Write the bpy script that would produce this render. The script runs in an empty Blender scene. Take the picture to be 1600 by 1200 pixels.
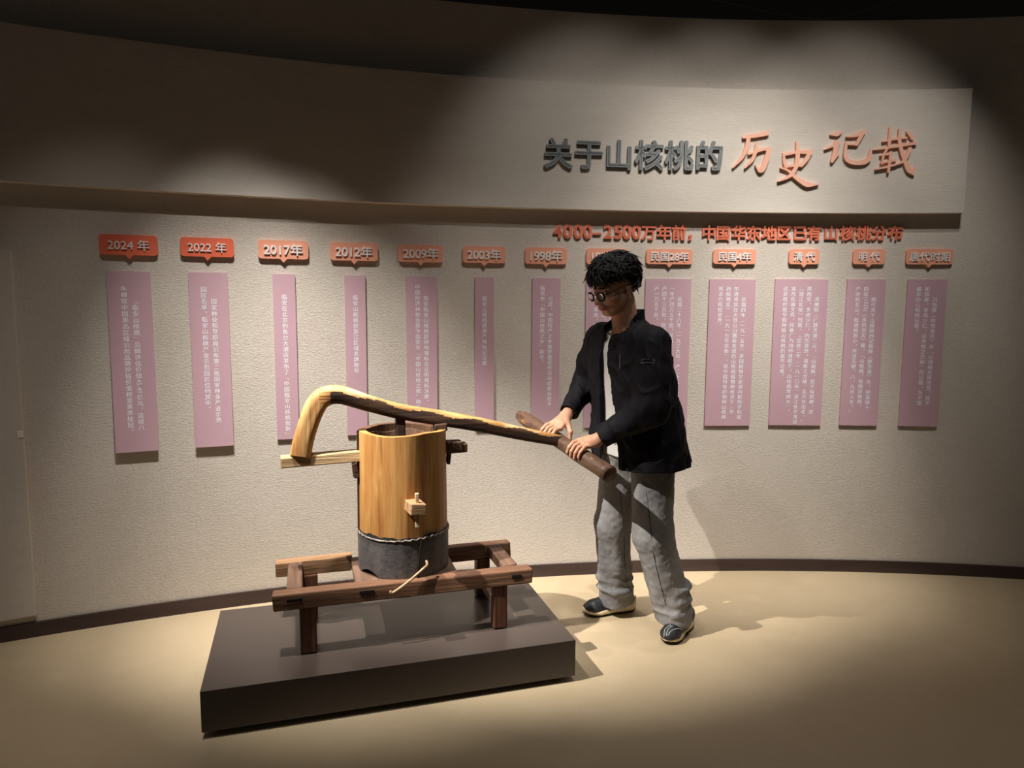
import bpy, bmesh, math, random
import numpy as np
from mathutils import Vector, Matrix

S = bpy.context.scene
COL = S.collection
R = math.radians

# ------------------------------------------------------------------ camera
cd = bpy.data.cameras.new('camera'); cam = bpy.data.objects.new('camera', cd); COL.objects.link(cam)
PITCH, ROLL = R(6.33), R(0.35)
_fw = Vector((0, math.cos(PITCH), -math.sin(PITCH))); _r0 = Vector((1, 0, 0)); _u0 = _r0.cross(_fw)
_rt = math.cos(ROLL)*_r0 + math.sin(ROLL)*_u0; _up = math.cos(ROLL)*_u0 - math.sin(ROLL)*_r0
mw = Matrix.Identity(4)
for i in range(3): mw[i][0], mw[i][1], mw[i][2] = _rt[i], _up[i], -_fw[i]
mw.translation = Vector((0, 0, 1.5))
cam.matrix_world = mw
cd.sensor_fit = 'HORIZONTAL'; cd.sensor_width = 36.0; cd.lens = 1109.0/1600.0*36.0
cd.clip_start = 0.05; cd.clip_end = 60
S.camera = cam

# ------------------------------------------------------------------ world, lamps, exposure
S.view_settings.view_transform = 'Standard'; S.view_settings.look = 'None'
S.view_settings.exposure = 0.0; S.view_settings.gamma = 1.0
W = bpy.data.worlds.new('hall_ambience'); S.world = W; W.use_nodes = True
W.node_tree.nodes['Background'].inputs[0].default_value = (1.0, 0.88, 0.78, 1)
W.node_tree.nodes['Background'].inputs[1].default_value = 0.04
def spot(name, loc, target, energy, angle, blend=0.6, size=0.03, col=(1.0, 0.95, 0.88)):
    l = bpy.data.lights.new(name, 'SPOT'); l.energy = energy; l.spot_size = R(angle); l.spot_blend = blend
    l.shadow_soft_size = size; l.color = col
    o = bpy.data.objects.new(name, l); COL.objects.link(o); o.location = loc
    o.rotation_euler = (Vector(target)-Vector(loc)).to_track_quat('-Z', 'Y').to_euler()
    return o
# the lamps of the ceiling track, about 1.25 m off the wall, the key spot on the press, and added fills for person and floor
spot('track_spot_press', (-2.37, 1.555, 3.9), (0.42, 3.4, 0.0), 1600, 24.5, 1.0, 0.022)
spot('added_fill_person', (-1.1, 1.85, 3.9), (0.44, 3.1, 1.60), 85, 13, 1.0, 0.03)  # added fill to brighten the face and hair, not a lamp of the track
spot('added_fill_floor', (1.0, 1.5, 3.9), (1.1, 2.45, 0.0), 60, 62, 1.0, 0.03)  # added fill that lifts the floor in front, not a lamp of the track
spot('track_spot_f0', (-1.273, 2.092, 3.9), (-1.674, 3.008, 0.0), 95, 44, 1.0, 0.03)
spot('track_spot_f1', (-1.174, 2.297, 3.9), (-0.622, 3.373, 0.05), 820, 37, 1.0, 0.03)
spot('added_fill_floor_left', (-1.7, 1.1, 3.9), (-1.35, 2.0, 0.0), 45, 60, 1.0, 0.03)  # added fill for the dark floor at bottom left, not a track lamp
spot('track_spot_f2', (0.348, 2.578, 3.9), (0.179, 3.564, 0.0), 90, 44, 1.0, 0.03)
spot('track_spot_w3', (1.191, 2.67, 3.9), (1.13, 3.919, 0.9), 182, 50, 1.0, 0.03)
spot('track_spot_w4', (1.954, 2.666, 3.9), (2.03, 3.913, 0.9), 66, 50, 1.0, 0.03)
spot('track_spot_n0', (-0.88, 2.25, 3.9), (-1.311, 3.424, 0.35), 426, 32, 1.0, 0.03)
spot('track_spot_n1', (-0.068, 2.494, 3.9), (-0.353, 3.711, 0.35), 60, 32, 1.0, 0.03)
spot('track_spot_n3', (1.403, 2.677, 3.9), (1.38, 3.927, 0.35), 330, 32, 1.0, 0.03)
spot('track_spot_v0', (0.6, 2.616, 3.9), (0.433, 3.855, 1.0), 39, 62, 1.0, 0.03)
spot('track_spot_u0', (0.633, 2.369, 3.9), (0.433, 3.855, 1.75), 33, 50, 1.0, 0.03)
spot('track_spot_u1', (1.162, 2.418, 3.9), (1.08, 3.916, 1.75), 80, 50, 1.0, 0.03)
spot('track_spot_u2', (1.694, 2.427, 3.9), (1.73, 3.926, 1.75), 84, 50, 1.0, 0.03)

# ------------------------------------------------------------------ materials
def mat(name, col, layers=(), rough=0.6, bump=0.0, bscale=(40, 40, 40), bdetail=6, spec=0.4, metal=0.0, bdist=0.01, sss=0, coat=0, rvar=0):
    """base colour + noise layers [(scale xyz, colour, lo, hi[, detail])] + bump, in object coordinates"""
    m = bpy.data.materials.new(name); m.use_nodes = True
    t = m.node_tree; n = t.nodes; b = n['Principled BSDF']
    tc = n.new('ShaderNodeTexCoord')
    def noise(scale, detail, off=0.0):
        mp = n.new('ShaderNodeMapping'); mp.inputs['Scale'].default_value = scale; mp.inputs['Location'].default_value = (off, off*1.7, off*0.6)
        t.links.new(tc.outputs['Object'], mp.inputs[0])
        x = n.new('ShaderNodeTexNoise'); x.inputs['Scale'].default_value = 1; x.inputs['Detail'].default_value = detail; x.inputs['Roughness'].default_value = 0.6
        t.links.new(mp.outputs[0], x.inputs['Vector']); return x.outputs['Fac']
    cur = None
    for k, ly in enumerate(layers):
        sc, c2, lo, hi = ly[:4]; dt = ly[4] if len(ly) > 4 else 4
        r = n.new('ShaderNodeMapRange'); r.inputs['From Min'].default_value = lo; r.inputs['From Max'].default_value = hi
        t.links.new(noise(sc, dt, 3.1*k+0.7), r.inputs['Value'])
        mx = n.new('ShaderNodeMix'); mx.data_type = 'RGBA'
        if cur is None: mx.inputs[6].default_value = (*col, 1)
        else: t.links.new(cur, mx.inputs[6])
        mx.inputs[7].default_value = (*c2, 1); t.links.new(r.outputs[0], mx.inputs[0]); cur = mx.outputs[2]
    if cur is None: b.inputs['Base Color'].default_value = (*col, 1)
    else: t.links.new(cur, b.inputs['Base Color'])
    b.inputs['Roughness'].default_value = rough; b.inputs['Metallic'].default_value = metal
    b.inputs['Specular IOR Level'].default_value = spec
    if sss: b.inputs['Subsurface Weight'].default_value = sss; b.inputs['Subsurface Radius'].default_value = (0.012, 0.004, 0.002); b.inputs['Subsurface Scale'].default_value = 0.5
    if coat: b.inputs['Coat Weight'].default_value = coat; b.inputs['Coat Roughness'].default_value = 0.28; b.inputs['Coat IOR'].default_value = 1.7
    if bump:
        bp = n.new('ShaderNodeBump'); bp.inputs['Strength'].default_value = bump; bp.inputs['Distance'].default_value = bdist
        t.links.new(noise(bscale, bdetail, 9.3), bp.inputs['Height']); t.links.new(bp.outputs[0], b.inputs['Normal'])
    m['bsdf'] = 1
    return m
def lin(r, g, b):
    f = lambda c: (c/255/12.92 if c <= 10 else ((c/255+0.055)/1.055)**2.4)
    return (f(r), f(g), f(b))
M = {}
M['plaster'] = mat('sand_plaster', lin(204, 195, 185), [((3, 3, 3), lin(198, 189, 178), .35, .7), ((90, 90, 150), lin(186, 175, 162), .5, .8, 4)], 0.9, 0.5, (95, 95, 170), 4, 0.2, bdist=0.006)
M['smooth_plaster'] = mat('smooth_plaster', lin(206, 198, 188), [((2, 2, 9), lin(200, 191, 181), .35, .7), ((30, 30, 130), lin(197, 187, 176), .5, .8, 5)], 0.85, 0.12, (20, 20, 160), 4, 0.2)
M['floor'] = mat('resin_floor', lin(190, 171, 141), [((1.2, 1.2, 1), lin(184, 165, 134), .3, .75), ((7, 7, 7), lin(194, 176, 147), .5, .8, 6), ((90, 90, 90), lin(178, 158, 127), .55, .85, 3)], 0.48, 0.06, (120, 120, 120), 3, 0.3)
M['skirting'] = mat('dark_brown_skirting', lin(72, 56, 52), [((2, 2, 20), lin(58, 45, 42), .4, .7)], 0.5, spec=0.3)
M['mesh_ceiling'] = mat('black_mesh_ceiling', lin(26, 22, 16), [((70, 12, 1), lin(10, 8, 6), .45, .6, 2)], 0.7, 0.5, (60, 60, 60))
M['orange'] = mat('tag_acrylic_dim_tone', lin(232, 114, 84), [((4, 4, 4), lin(227, 109, 80), .4, .7)], 0.42, spec=0.4)  # tags in dim light: the dimmer tone is put into the colour
M['peach'] = mat('tag_acrylic_lit_tone', lin(233, 163, 136), [((4, 4, 4), lin(229, 158, 131), .4, .7)], 0.45, spec=0.4)  # same tag acrylic where it is lit, lit tone put into the colour
M['brush'] = mat('peach_title_acrylic', lin(238, 182, 158), [((4, 4, 4), lin(234, 177, 153), .4, .7)], 0.45, spec=0.4)
M['line_orange'] = mat('orange_line_acrylic', lin(236, 134, 104), [((4, 4, 4), lin(231, 128, 99), .4, .7)], 0.42, spec=0.4)
M['white_letter'] = mat('white_acrylic', lin(232, 228, 226), [], 0.4)
M['print_white'] = mat('white_print', lin(240, 236, 244), [], 0.5)
M['mauve'] = mat('mauve_board_face', lin(195, 160, 171), [((3, 3, 3), lin(191, 156, 167), .35, .7)], 0.5, spec=0.35)
M['mauve_side'] = mat('board_edge', lin(225, 205, 205), [], 0.6)
M['steel'] = mat('brushed_grey_metal', lin(146, 150, 151), [((3, 3, 90), lin(128, 132, 134), .35, .7)], 0.45, spec=0.5, metal=0.1)
M['plinth'] = mat('black_brown_laminate', lin(80, 70, 65), [((2, 2, 2), lin(76, 66, 61), .3, .7)], 0.25, 0.015, (90, 90, 90), spec=0.5)
M['shadow_gap'] = mat('black_plinth_base', lin(20, 17, 16), [], 0.8)
def wood(name, c1, c2, c3, axis='x', rough=0.6, bump=0.35, s=1.0, extra=()):
    lo, hi = 3*s, 38*s
    sc = {'x': (lo, hi, hi), 'y': (hi, lo, hi), 'z': (hi, hi, lo)}[axis]
    sc2 = {'x': (lo*2, hi*3, hi*3), 'y': (hi*3, lo*2, hi*3), 'z': (hi*3, hi*3, lo*2)}[axis]
    return mat(name, c1, [(sc, c2, .38, .62, 5), (sc2, c3, .52, .75, 5)] + list(extra), rough, bump, sc2, 5, 0.3, bdist=0.006)
M['honey'] = wood('honey_wood', lin(186, 140, 82), lin(160, 108, 56), lin(120, 72, 34), 'z', 0.55, 0.3, 0.45, [((14, 14, 4), lin(192, 152, 94), .55, .75)])
M['old_inside'] = wood('weathered_inner_wood', lin(120, 92, 74), lin(92, 66, 52), lin(150, 130, 112), 'z', 0.8, 0.6, 0.6)
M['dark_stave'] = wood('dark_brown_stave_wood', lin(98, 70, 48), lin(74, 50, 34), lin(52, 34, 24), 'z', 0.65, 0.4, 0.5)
M['lever'] = wood('pale_weathered_pole', lin(202, 160, 104), lin(172, 122, 70), lin(112, 70, 38), 'x', 0.6, 0.6, 0.5, [((9, 9, 9), lin(216, 184, 136), .52, .7)])
M['lever_foot'] = wood('pale_weathered_pole_foot', lin(202, 160, 104), lin(172, 122, 70), lin(112, 70, 38), 'z', 0.6, 0.6, 0.5, [((9, 9, 9), lin(216, 184, 136), .52, .7)])
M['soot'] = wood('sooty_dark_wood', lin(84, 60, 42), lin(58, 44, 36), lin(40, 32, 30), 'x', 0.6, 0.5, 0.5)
M['bar'] = wood('worn_brown_bar', lin(104, 78, 60), lin(84, 60, 46), lin(58, 40, 28), 'y', 0.5, 0.4, 0.5, [((26, 4, 26), lin(150, 106, 64), .60, .68)])
M['new_wood'] = wood('pale_tenon_wood', lin(205, 178, 138), lin(186, 154, 112), lin(140, 104, 70), 'x', 0.7, 0.5, 0.6)
M['bench'] = wood('old_dark_bench_wood', lin(138, 102, 78), lin(112, 78, 58), lin(78, 52, 40), 'x', 0.6, 0.5, 0.55, [((6, 6, 6), lin(150, 118, 96), .56, .75)])
M['bench_y'] = wood('old_dark_bench_wood_across', lin(132, 104, 86), lin(110, 82, 66), lin(78, 54, 42), 'y', 0.65, 0.5, 0.55)
M['bench_leg'] = wood('red_brown_leg_wood', lin(118, 78, 57), lin(94, 60, 43), lin(62, 41, 31), 'z', 0.55, 0.5, 0.55)
M['patch'] = wood('light_brown_repair_board', lin(176, 140, 104), lin(150, 112, 80), lin(110, 78, 54), 'x', 0.65, 0.5, 0.6)
M['band'] = mat('dull_grey_sheet_lead', lin(84, 80, 80), [((9, 9, 5), lin(104, 98, 96), .42, .66, 6), ((30, 30, 22), lin(62, 58, 58), .52, .74, 5), ((60, 60, 60), lin(138, 130, 124), .66, .78, 4)], 0.55, 0.3, (30, 30, 30), 5, 0.35)
M['band_edge'] = mat('worn_pale_metal_edge', lin(150, 142, 134), [((60, 60, 60), lin(96, 90, 86), .45, .6)], 0.6)
M['black_tar'] = mat('black_tarred_wood', lin(38, 34, 32), [((20, 20, 8), lin(56, 48, 42), .45, .7)], 0.6, 0.4, (60, 60, 20))
M['peg'] = wood('pale_peg_wood', lin(206, 182, 146), lin(184, 154, 116), lin(150, 118, 84), 'x', 0.6, 0.3, 0.9)
M['dark_hole'] = mat('dark_mortise', lin(30, 22, 18), [], 0.9)
M['skin'] = mat('skin', lin(198, 150, 122), [((14, 14, 14), lin(190, 136, 108), .42, .7), ((90, 90, 90), lin(202, 156, 130), .5, .8)], 0.5, 0.1, (300, 300, 300), 2, 0.35, sss=0.12, bdist=0.002)
M['lip'] = mat('lip_skin', lin(190, 96, 84), [], 0.45, sss=0.1)
M['brow'] = mat('dark_brow_hair', lin(30, 24, 22), [], 0.7)
M['hair'] = mat('black_hair', lin(12, 10, 11), [((160, 160, 30), lin(19, 17, 17), .45, .65, 3)], 0.40, 0.5, (240, 240, 50), 3, 0.3)
M['jacket'] = mat('black_nylon', lin(24, 22, 27), [((6, 6, 6), lin(20, 19, 23), .4, .65)], 0.7, 0.22, (16, 16, 9), 4, 0.14, bdist=0.02)
M['jacket_trim'] = mat('grey_zip_and_print', lin(112, 112, 116), [], 0.5)
M['shirt'] = mat('off_white_jersey', lin(214, 212, 206), [((5, 5, 3), lin(204, 202, 196), .4, .7)], 0.85, 0.25, (12, 12, 6), 3, 0.2, bdist=0.02)
M['denim'] = mat('washed_grey_denim', lin(150, 148, 147), [((5, 5, 3), lin(116, 115, 115), .38, .62, 5), ((220, 220, 90), lin(156, 154, 152), .55, .8, 3)], 0.9, 0.3, (22, 22, 10), 5, 0.15, bdist=0.015)
M['shoe'] = mat('black_shoe_mesh', lin(36, 37, 40), [((60, 60, 60), lin(52, 53, 57), .5, .7)], 0.5, 0.25, (220, 220, 220), 2, 0.4)
M['shoe_grey'] = mat('grey_shoe_panel', lin(150, 152, 150), [], 0.5)
M['sole'] = mat('cream_foam_sole', lin(226, 210, 172), [((8, 8, 8), lin(216, 198, 160), .4, .7)], 0.6)
M['rubber'] = mat('black_outsole', lin(24, 23, 22), [], 0.7)
M['silver_line'] = mat('silver_shoe_line', lin(186, 190, 188), [], 0.4)
M['frame'] = mat('black_glasses_frame', lin(18, 16, 18), [], 0.3, spec=0.5)
M['sticker'] = mat('white_sticker', lin(235, 228, 215), [], 0.6)
M['cable'] = mat('dark_cable', lin(110, 102, 84), [], 0.6)
def glass(name):
    m = bpy.data.materials.new(name); m.use_nodes = True; b = m.node_tree.nodes['Principled BSDF']
    b.inputs['Transmission Weight'].default_value = 1.0; b.inputs['Roughness'].default_value = 0.02; b.inputs['IOR'].default_value = 1.3
    b.inputs['Base Color'].default_value = (0.97, 0.98, 1.0, 1); return m
M['lens'] = glass('clear_lens')

# ------------------------------------------------------------------ object helpers
def tag(o, label=None, cat=None, group=None, kind=None):
    if label: o['label'] = label
    if cat: o['category'] = cat
    if group: o['group'] = group
    if kind: o['kind'] = kind
    return o
def link(name, me, m=None, parent=None, smooth=False):
    o = bpy.data.objects.new(name, me); COL.objects.link(o)
    ms = m if isinstance(m, (list, tuple)) else [m]
    for x in ms:
        if x: me.materials.append(x)
    if parent: o.parent = parent
    if smooth: me.polygons.foreach_set('use_smooth', [True]*len(me.polygons))
    return o
def pyobj(name, v, f, m, parent=None, smooth=False):
    me = bpy.data.meshes.new(name); me.from_pydata([tuple(map(float, p)) for p in v], [], [tuple(map(int, q)) for q in f]); me.update()
    return link(name, me, m, parent, smooth)
def bmobj(name, bm, m, parent=None, smooth=False):
    bmesh.ops.recalc_face_normals(bm, faces=bm.faces)
    me = bpy.data.meshes.new(name); bm.to_mesh(me); bm.free(); return link(name, me, m, parent, smooth)
def empty(name, loc, rz=0):
    o = bpy.data.objects.new(name, None); COL.objects.link(o); o.location = loc; o.rotation_euler = (0, 0, rz); o.empty_display_size = 0.05; return o
def box(bm, c, s, bev=0.0, rot=None, seg=2, jitter=0.0, rng=random.Random(3)):
    mm = Matrix.Translation(c) @ (rot.to_4x4() if rot else Matrix.Identity(4)) @ Matrix.Diagonal((*s, 1))
    r = bmesh.ops.create_cube(bm, size=1, matrix=mm); vs = r['verts']
    if jitter:
        for v in vs: v.co += Vector([rng.uniform(-jitter, jitter) for _ in range(3)])
    if bev:
        es = list({e for v in vs for e in v.link_edges})
        bmesh.ops.bevel(bm, geom=es, offset=bev, segments=seg, profile=0.5, affect='EDGES')
def boxobj(name, c, s, m, parent=None, bev=0.003, jitter=0.0, rot=None, seed=1):
    bm = bmesh.new(); box(bm, c, s, bev, rot, 2, jitter, random.Random(seed)); return bmobj(name, bm, m, parent)
def frames(path):
    P = [Vector(p) for p in path]; T = []
    for i in range(len(P)):
        T.append((P[min(i+1, len(P)-1)]-P[max(i-1, 0)]).normalized())
    n = Vector((0, 1, 0)) if abs(T[0].y) < 0.9 else Vector((0, 0, 1))
    out = []
    for p, t in zip(P, T):
        n = (n - t*n.dot(t)).normalized(); out.append((p, t, n, t.cross(n)))
    return out
def catmull(pts, n):
    P = [Vector(p) for p in pts]; P = [2*P[0]-P[1]] + P + [2*P[-1]-P[-2]]; out = []
    for i in range(1, len(P)-2):
        for k in range(n):
            t = k/n; a, b, c, d = P[i-1], P[i], P[i+1], P[i+2]
            out.append(0.5*((2*b)+(c-a)*t+(2*a-5*b+4*c-d)*t*t+(3*b-a-3*c+d)*t**3))
    return out + [P[-2]]
def interp(xs, ys, x): return float(np.interp(x, xs, ys))
def sweep(name, path, rad, m, parent=None, ns=20, power=2.0, noise=0.0, seed=0, smooth=True, jag=0.0, flatcap=True):
    """tube along path; rad = list of (r1, r2); superellipse power"""
    rng = random.Random(seed); V = []; F = []
    fr = frames(path); L = len(fr)
    ph = [rng.uniform(0, 6.28) for _ in range(12)]
    for i, (p, t, n, b) in enumerate(fr):
        r = rad[i] if isinstance(rad, list) else rad; j = i*56.0/max(L-1, 1) if L > 60 else i
        r1, r2 = (r if isinstance(r, (tuple, list)) else (r, r))
        for k in range(ns):
            a = 2*math.pi*k/ns; c, s = math.cos(a), math.sin(a)
            q = (abs(c)**power+abs(s)**power)**(-1/power)
            w = 1 + noise*(math.sin(3*a+ph[0]+j*0.31)*0.5+math.sin(5*a+ph[1]-j*0.22)*0.35+math.sin(2*a+ph[2]+j*0.5)*0.4+rng.uniform(-.5, .5)*(0.08 if L > 60 else 0.5))
            off = t*(rng.uniform(-jag, jag) if i in (0, L-1) else 0)
            V.append(p + (n*c*r1+b*s*r2)*q*w + off)
    for i in range(L-1):
        for k in range(ns):
            F.append((i*ns+k, i*ns+(k+1) % ns, (i+1)*ns+(k+1) % ns, (i+1)*ns+k))
    for i in (0, L-1):
        c = len(V); V.append(fr[i][0])
        for k in range(ns):
            a, b = i*ns+k, i*ns+(k+1) % ns
            F.append((c, b, a) if i == 0 else (c, a, b))
    return pyobj(name, V, F, m, parent, smooth)
def autosmooth(o, deg=40):
    me = o.data; me.polygons.foreach_set('use_smooth', [True]*len(me.polygons))
    bm = bmesh.new(); bm.from_mesh(me)
    for e in bm.edges:
        if len(e.link_faces) == 2 and e.calc_face_angle(0) > R(deg): e.smooth = False
    bm.to_mesh(me); bm.free(); return o

# ------------------------------------------------------------------ the curved wall: arc coordinate t (metres along the wall), z, offset towards the room
CX, CY, RW = 1.53, -4.315, 8.2435
def wp(t, z, off=0.0):
    a = t/RW; r = RW-off
    return Vector((CX+r*math.sin(a), CY+r*math.cos(a), z))
def wall_frame(t, off=0.0):
    a = t/RW; p = wp(t, 0, off)
    return p, Vector((math.cos(a), -math.sin(a), 0)), Vector((-math.sin(a), -math.cos(a), 0))   # position, along the wall, towards the room
def wall_empty(name, t, z, off):
    a = t/RW; o = empty(name, wp(t, z, off), 0)
    o.rotation_euler = (R(90), 0, -a)        # local x along the wall, y up, z towards the room
    return o
def arc_slab(name, t0, t1, z0, z1, o0, o1, m, n=80, bev=0):
    V = []; F = []
    for i in range(n+1):
        t = t0+(t1-t0)*i/n
        for z, o in ((z0, o0), (z0, o1), (z1, o1), (z1, o0)): V.append(wp(t, z, o))
    for i in range(n):
        for k in range(4):
            a = 4*i+k; b = 4*i+(k+1) % 4; F.append((a, a+4, b+4, b))
    F += [(0, 1, 2, 3), (4*n+3, 4*n+2, 4*n+1, 4*n)]
    return pyobj(name, V, F, m)

# ------------------------------------------------------------------ setting
bm = bmesh.new(); box(bm, (0.8, 0.6, -0.05), (13.0, 9.4, 0.1)); tag(bmobj('floor', bm, M['floor']), 'beige resin floor lit by spot lamps', kind='structure')
tag(arc_slab('wall_back', -6.2, 5.2, 0, 3.0, -0.12, 0, M['plaster'], 160), 'curved beige sand plaster wall', kind='structure')
tag(arc_slab('trim_1', -6.2, 0.855, 2.0, 2.632, 0, 0.06, M['smooth_plaster'], 120), 'raised smooth plaster band carrying the title', kind='structure')
tag(arc_slab('baseboard_back', -6.2, 5.2, 0, 0.068, 0, 0.012, M['skirting'], 160), 'dark brown skirting along the wall', kind='structure')
bm = bmesh.new(); box(bm, (0.8, 2.6, 4.2), (13.0, 13.4, 0.1)); tag(bmobj('ceiling', bm, M['mesh_ceiling']), 'black mesh ceiling', kind='structure')
cb = sweep('ceiling_cable', catmull([(0.8, 4.6, 3.46), (1.29, 4.62, 3.375), (1.885, 4.63, 3.28), (2.3, 4.62, 3.375), (2.75, 4.6, 3.48)], 6), 0.006, M['cable'], ns=8)
tag(cb, 'thin dark cable slung under the black mesh ceiling', 'cable')
# wall board at the far left
wb = wall_empty('wall_board', -4.05, 0.91, 0.0)
bm = bmesh.new(); box(bm, (0, 0, 0.013), (0.50, 1.615, 0.026), 0.003); bmobj('board_face', bm, M['smooth_plaster'], wb)
bm = bmesh.new(); box(bm, (0.238, 0.02, 0.0275), (0.022, 0.03, 0.003), 0.0005); bmobj('sticker', bm, M['sticker'], wb)
tag(wb, 'tall plain plaster board on the wall at the far left, with a small white sticker', 'board')

# ------------------------------------------------------------------ lettering
def glyph(s, extrude=0.0, offset=0.0, res=3):
    c = bpy.data.curves.new('glyph', 'FONT'); c.body = s; c.size = 1.0; c.extrude = extrude; c.offset = offset; c.resolution_u = res
    o = bpy.data.objects.new('glyph', c); COL.objects.link(o)
    dg = bpy.context.evaluated_depsgraph_get(); me = bpy.data.meshes.new_from_object(o.evaluated_get(dg))
    v = np.empty(len(me.vertices)*3); me.vertices.foreach_get('co', v); v = v.reshape(-1, 3)
    f = [tuple(p.vertices) for p in me.polygons]
    bpy.data.objects.remove(o); bpy.data.curves.remove(c); bpy.data.meshes.remove(me)
    return v, f
def fat(v, f, r, n=8, dz=0.004):
    V = [v]; F = list(f)
    for k in range(n):
        a = 2*math.pi*(k+.5)/n; V.append(v+np.array([r*math.cos(a), r*math.sin(a), dz*((k % 4)+1)*(1 if k % 2 else -1)*0.25])); F += [tuple(i+len(v)*(k+1) for i in q) for q in f]
    return np.concatenate(V), F
_gc = {}
def gl(s, *a):
    k = (s,)+a
    if k not in _gc: _gc[k] = glyph(s, *a)
    return _gc[k]
class Lump:
    def __init__(s): s.v = []; s.f = []; s.n = 0
    def add(s, v, f):
        s.v.append(np.asarray(v)); s.f += [tuple(i+s.n for i in q) for q in f]; s.n += len(v)
    def obj(s, name, m, parent): return pyobj(name, np.concatenate(s.v), s.f, m, parent)
def rounded_rect(w, h, r, tip=None, n=6):
    """outline counter-clockwise, optional downward pointer (x, half width, depth)"""
    P = []
    for cx, cy, a0 in ((w/2-r, -h/2+r, -90), (w/2-r, h/2-r, 0), (-w/2+r, h/2-r, 90), (-w/2+r, -h/2+r, 180)):
        for k in range(n+1):
            a = R(a0+90*k/n); P.append((cx+r*math.cos(a), cy+r*math.sin(a)))
    if tip: P += [(tip[0]-tip[1], -h/2), (tip[0], -h/2-tip[2]), (tip[0]+tip[1], -h/2)]
    return P
def prism(P, z0, z1):
    n = len(P); V = [(x, y, z0) for x, y in P]+[(x, y, z1) for x, y in P]
    F = [tuple(range(n-1, -1, -1)), tuple(range(n, 2*n))] + [(i, (i+1) % n, n+(i+1) % n, n+i) for i in range(n)]
    return V, F
TAGS = [(-3.473, -3.239, 1.804, 1.714, '2024 年'), (-3.145, -2.915, 1.804, 1.717, '2022 年'), (-2.807, -2.575, 1.804, 1.716, '2017年'), (-2.471, -2.240, 1.804, 1.716, '2012年'),
        (-2.137, -1.909, 1.803, 1.716, '2009年'), (-1.806, -1.580, 1.803, 1.718, '2003年'), (-1.475, -1.250, 1.804, 1.718, '1998年'), (-1.142, -0.916, 1.804, 1.721, '1985年'),
        (-0.813, -0.558, 1.806, 1.726, '民国28年'), (-0.444, -0.209, 1.809, 1.730, '民国4年'), (-0.027, 0.137, 1.813, 1.732, '清 代'), (0.319, 0.488, 1.814, 1.733, '明 代'), (0.600, 0.840, 1.815, 1.733, '唐代时期')]
FIT = [.71, .72, .77, .77, .78, .78, .78, .78, .82, .76, .70, .66, .86]
OFFT = 0.009
for i, (t0, t1, z1, z0, s) in enumerate(TAGS):
    o = wall_empty('date_tag', (t0+t1)/2, (z0+z1)/2, 0.0)
    w, h = t1-t0, z1-z0
    V, F = prism(rounded_rect(w, h, 0.016, (0.0, 0.016, 0.018)), OFFT-0.007, OFFT+0.007)
    pyobj('tag_plate', V, F, M['orange'] if i < 2 else M['peach'], o)
    v, f = gl(s, 0.06, 0.0, 4)
    v, f = fat(v, f, 0.008 if i < 2 else 0.016, 6, 0.003); mn, mx = v.min(0), v.max(0); sc = FIT[i]*w/(mx[0]-mn[0]); sc = min(sc, 0.062)
    v = (v-(mn+mx)/2)*sc; v[:, 2] += OFFT+0.007+0.06*sc*0.6
    L = Lump(); L.add(v, f); tx = L.obj('tag_text', M['white_letter'], o)
    tx['label'] = 'raised white characters'
    txt = s.replace(' ', '') if i != 7 else '19'
    tag(o, '%s speech bubble shaped wall tag reading %s' % ('dim orange red' if i < 2 else 'lit peach orange', txt) + (' and half hidden behind black hair' if i == 7 else ''), 'sign', 'date tags in a row on the wall')
def vertical_text(L, cols, x_cols, y_tops, size, pitch, z):
    for s, x, y in zip(cols, x_cols, y_tops):
        k = 0
        while k < len(s):
            ch = s[k]
            if ch.isascii():
                j = k
                while j < len(s) and s[j].isascii(): j += 1
                run = s[k:j]; v, f = gl(run, 0.0, 0.0, 2); v = v.copy(); mn, mx = v.min(0), v.max(0)
                c = (v-(mn+mx)/2)*size*1.12; ln = (mx[0]-mn[0])*size*1.12
                rot = np.stack([c[:, 1], -c[:, 0], c[:, 2]], 1)
                L.add(rot+np.array([x, y-ln/2-0.002, z]), f); y -= ln+0.006; k = j; continue
            if ch in '《》（）“”':
                v, f = gl({'“': '﹁', '”': '﹂'}.get(ch, ch), 0.0, 0.0, 2)
                c = (v-np.array([0.5, 0.38, 0]))*size
                if ch not in '“”': c = np.stack([c[:, 1], -c[:, 0], c[:, 2]], 1)
                L.add(c+np.array([x, y-pitch/2, z]), f)
            elif ch == '　': pass
            else:
                v, f = fat(*gl(ch, 0.0, 0.0, 2), 0.014, 4, 0.004); c = (v-np.array([0.5, 0.38, 0]))*size
                if ch in '，。、': c = c+np.array([0.55, 0.5, 0])*size
                L.add(c+np.array([x, y-pitch/2, z]), f)
            y -= pitch; k += 1
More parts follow.
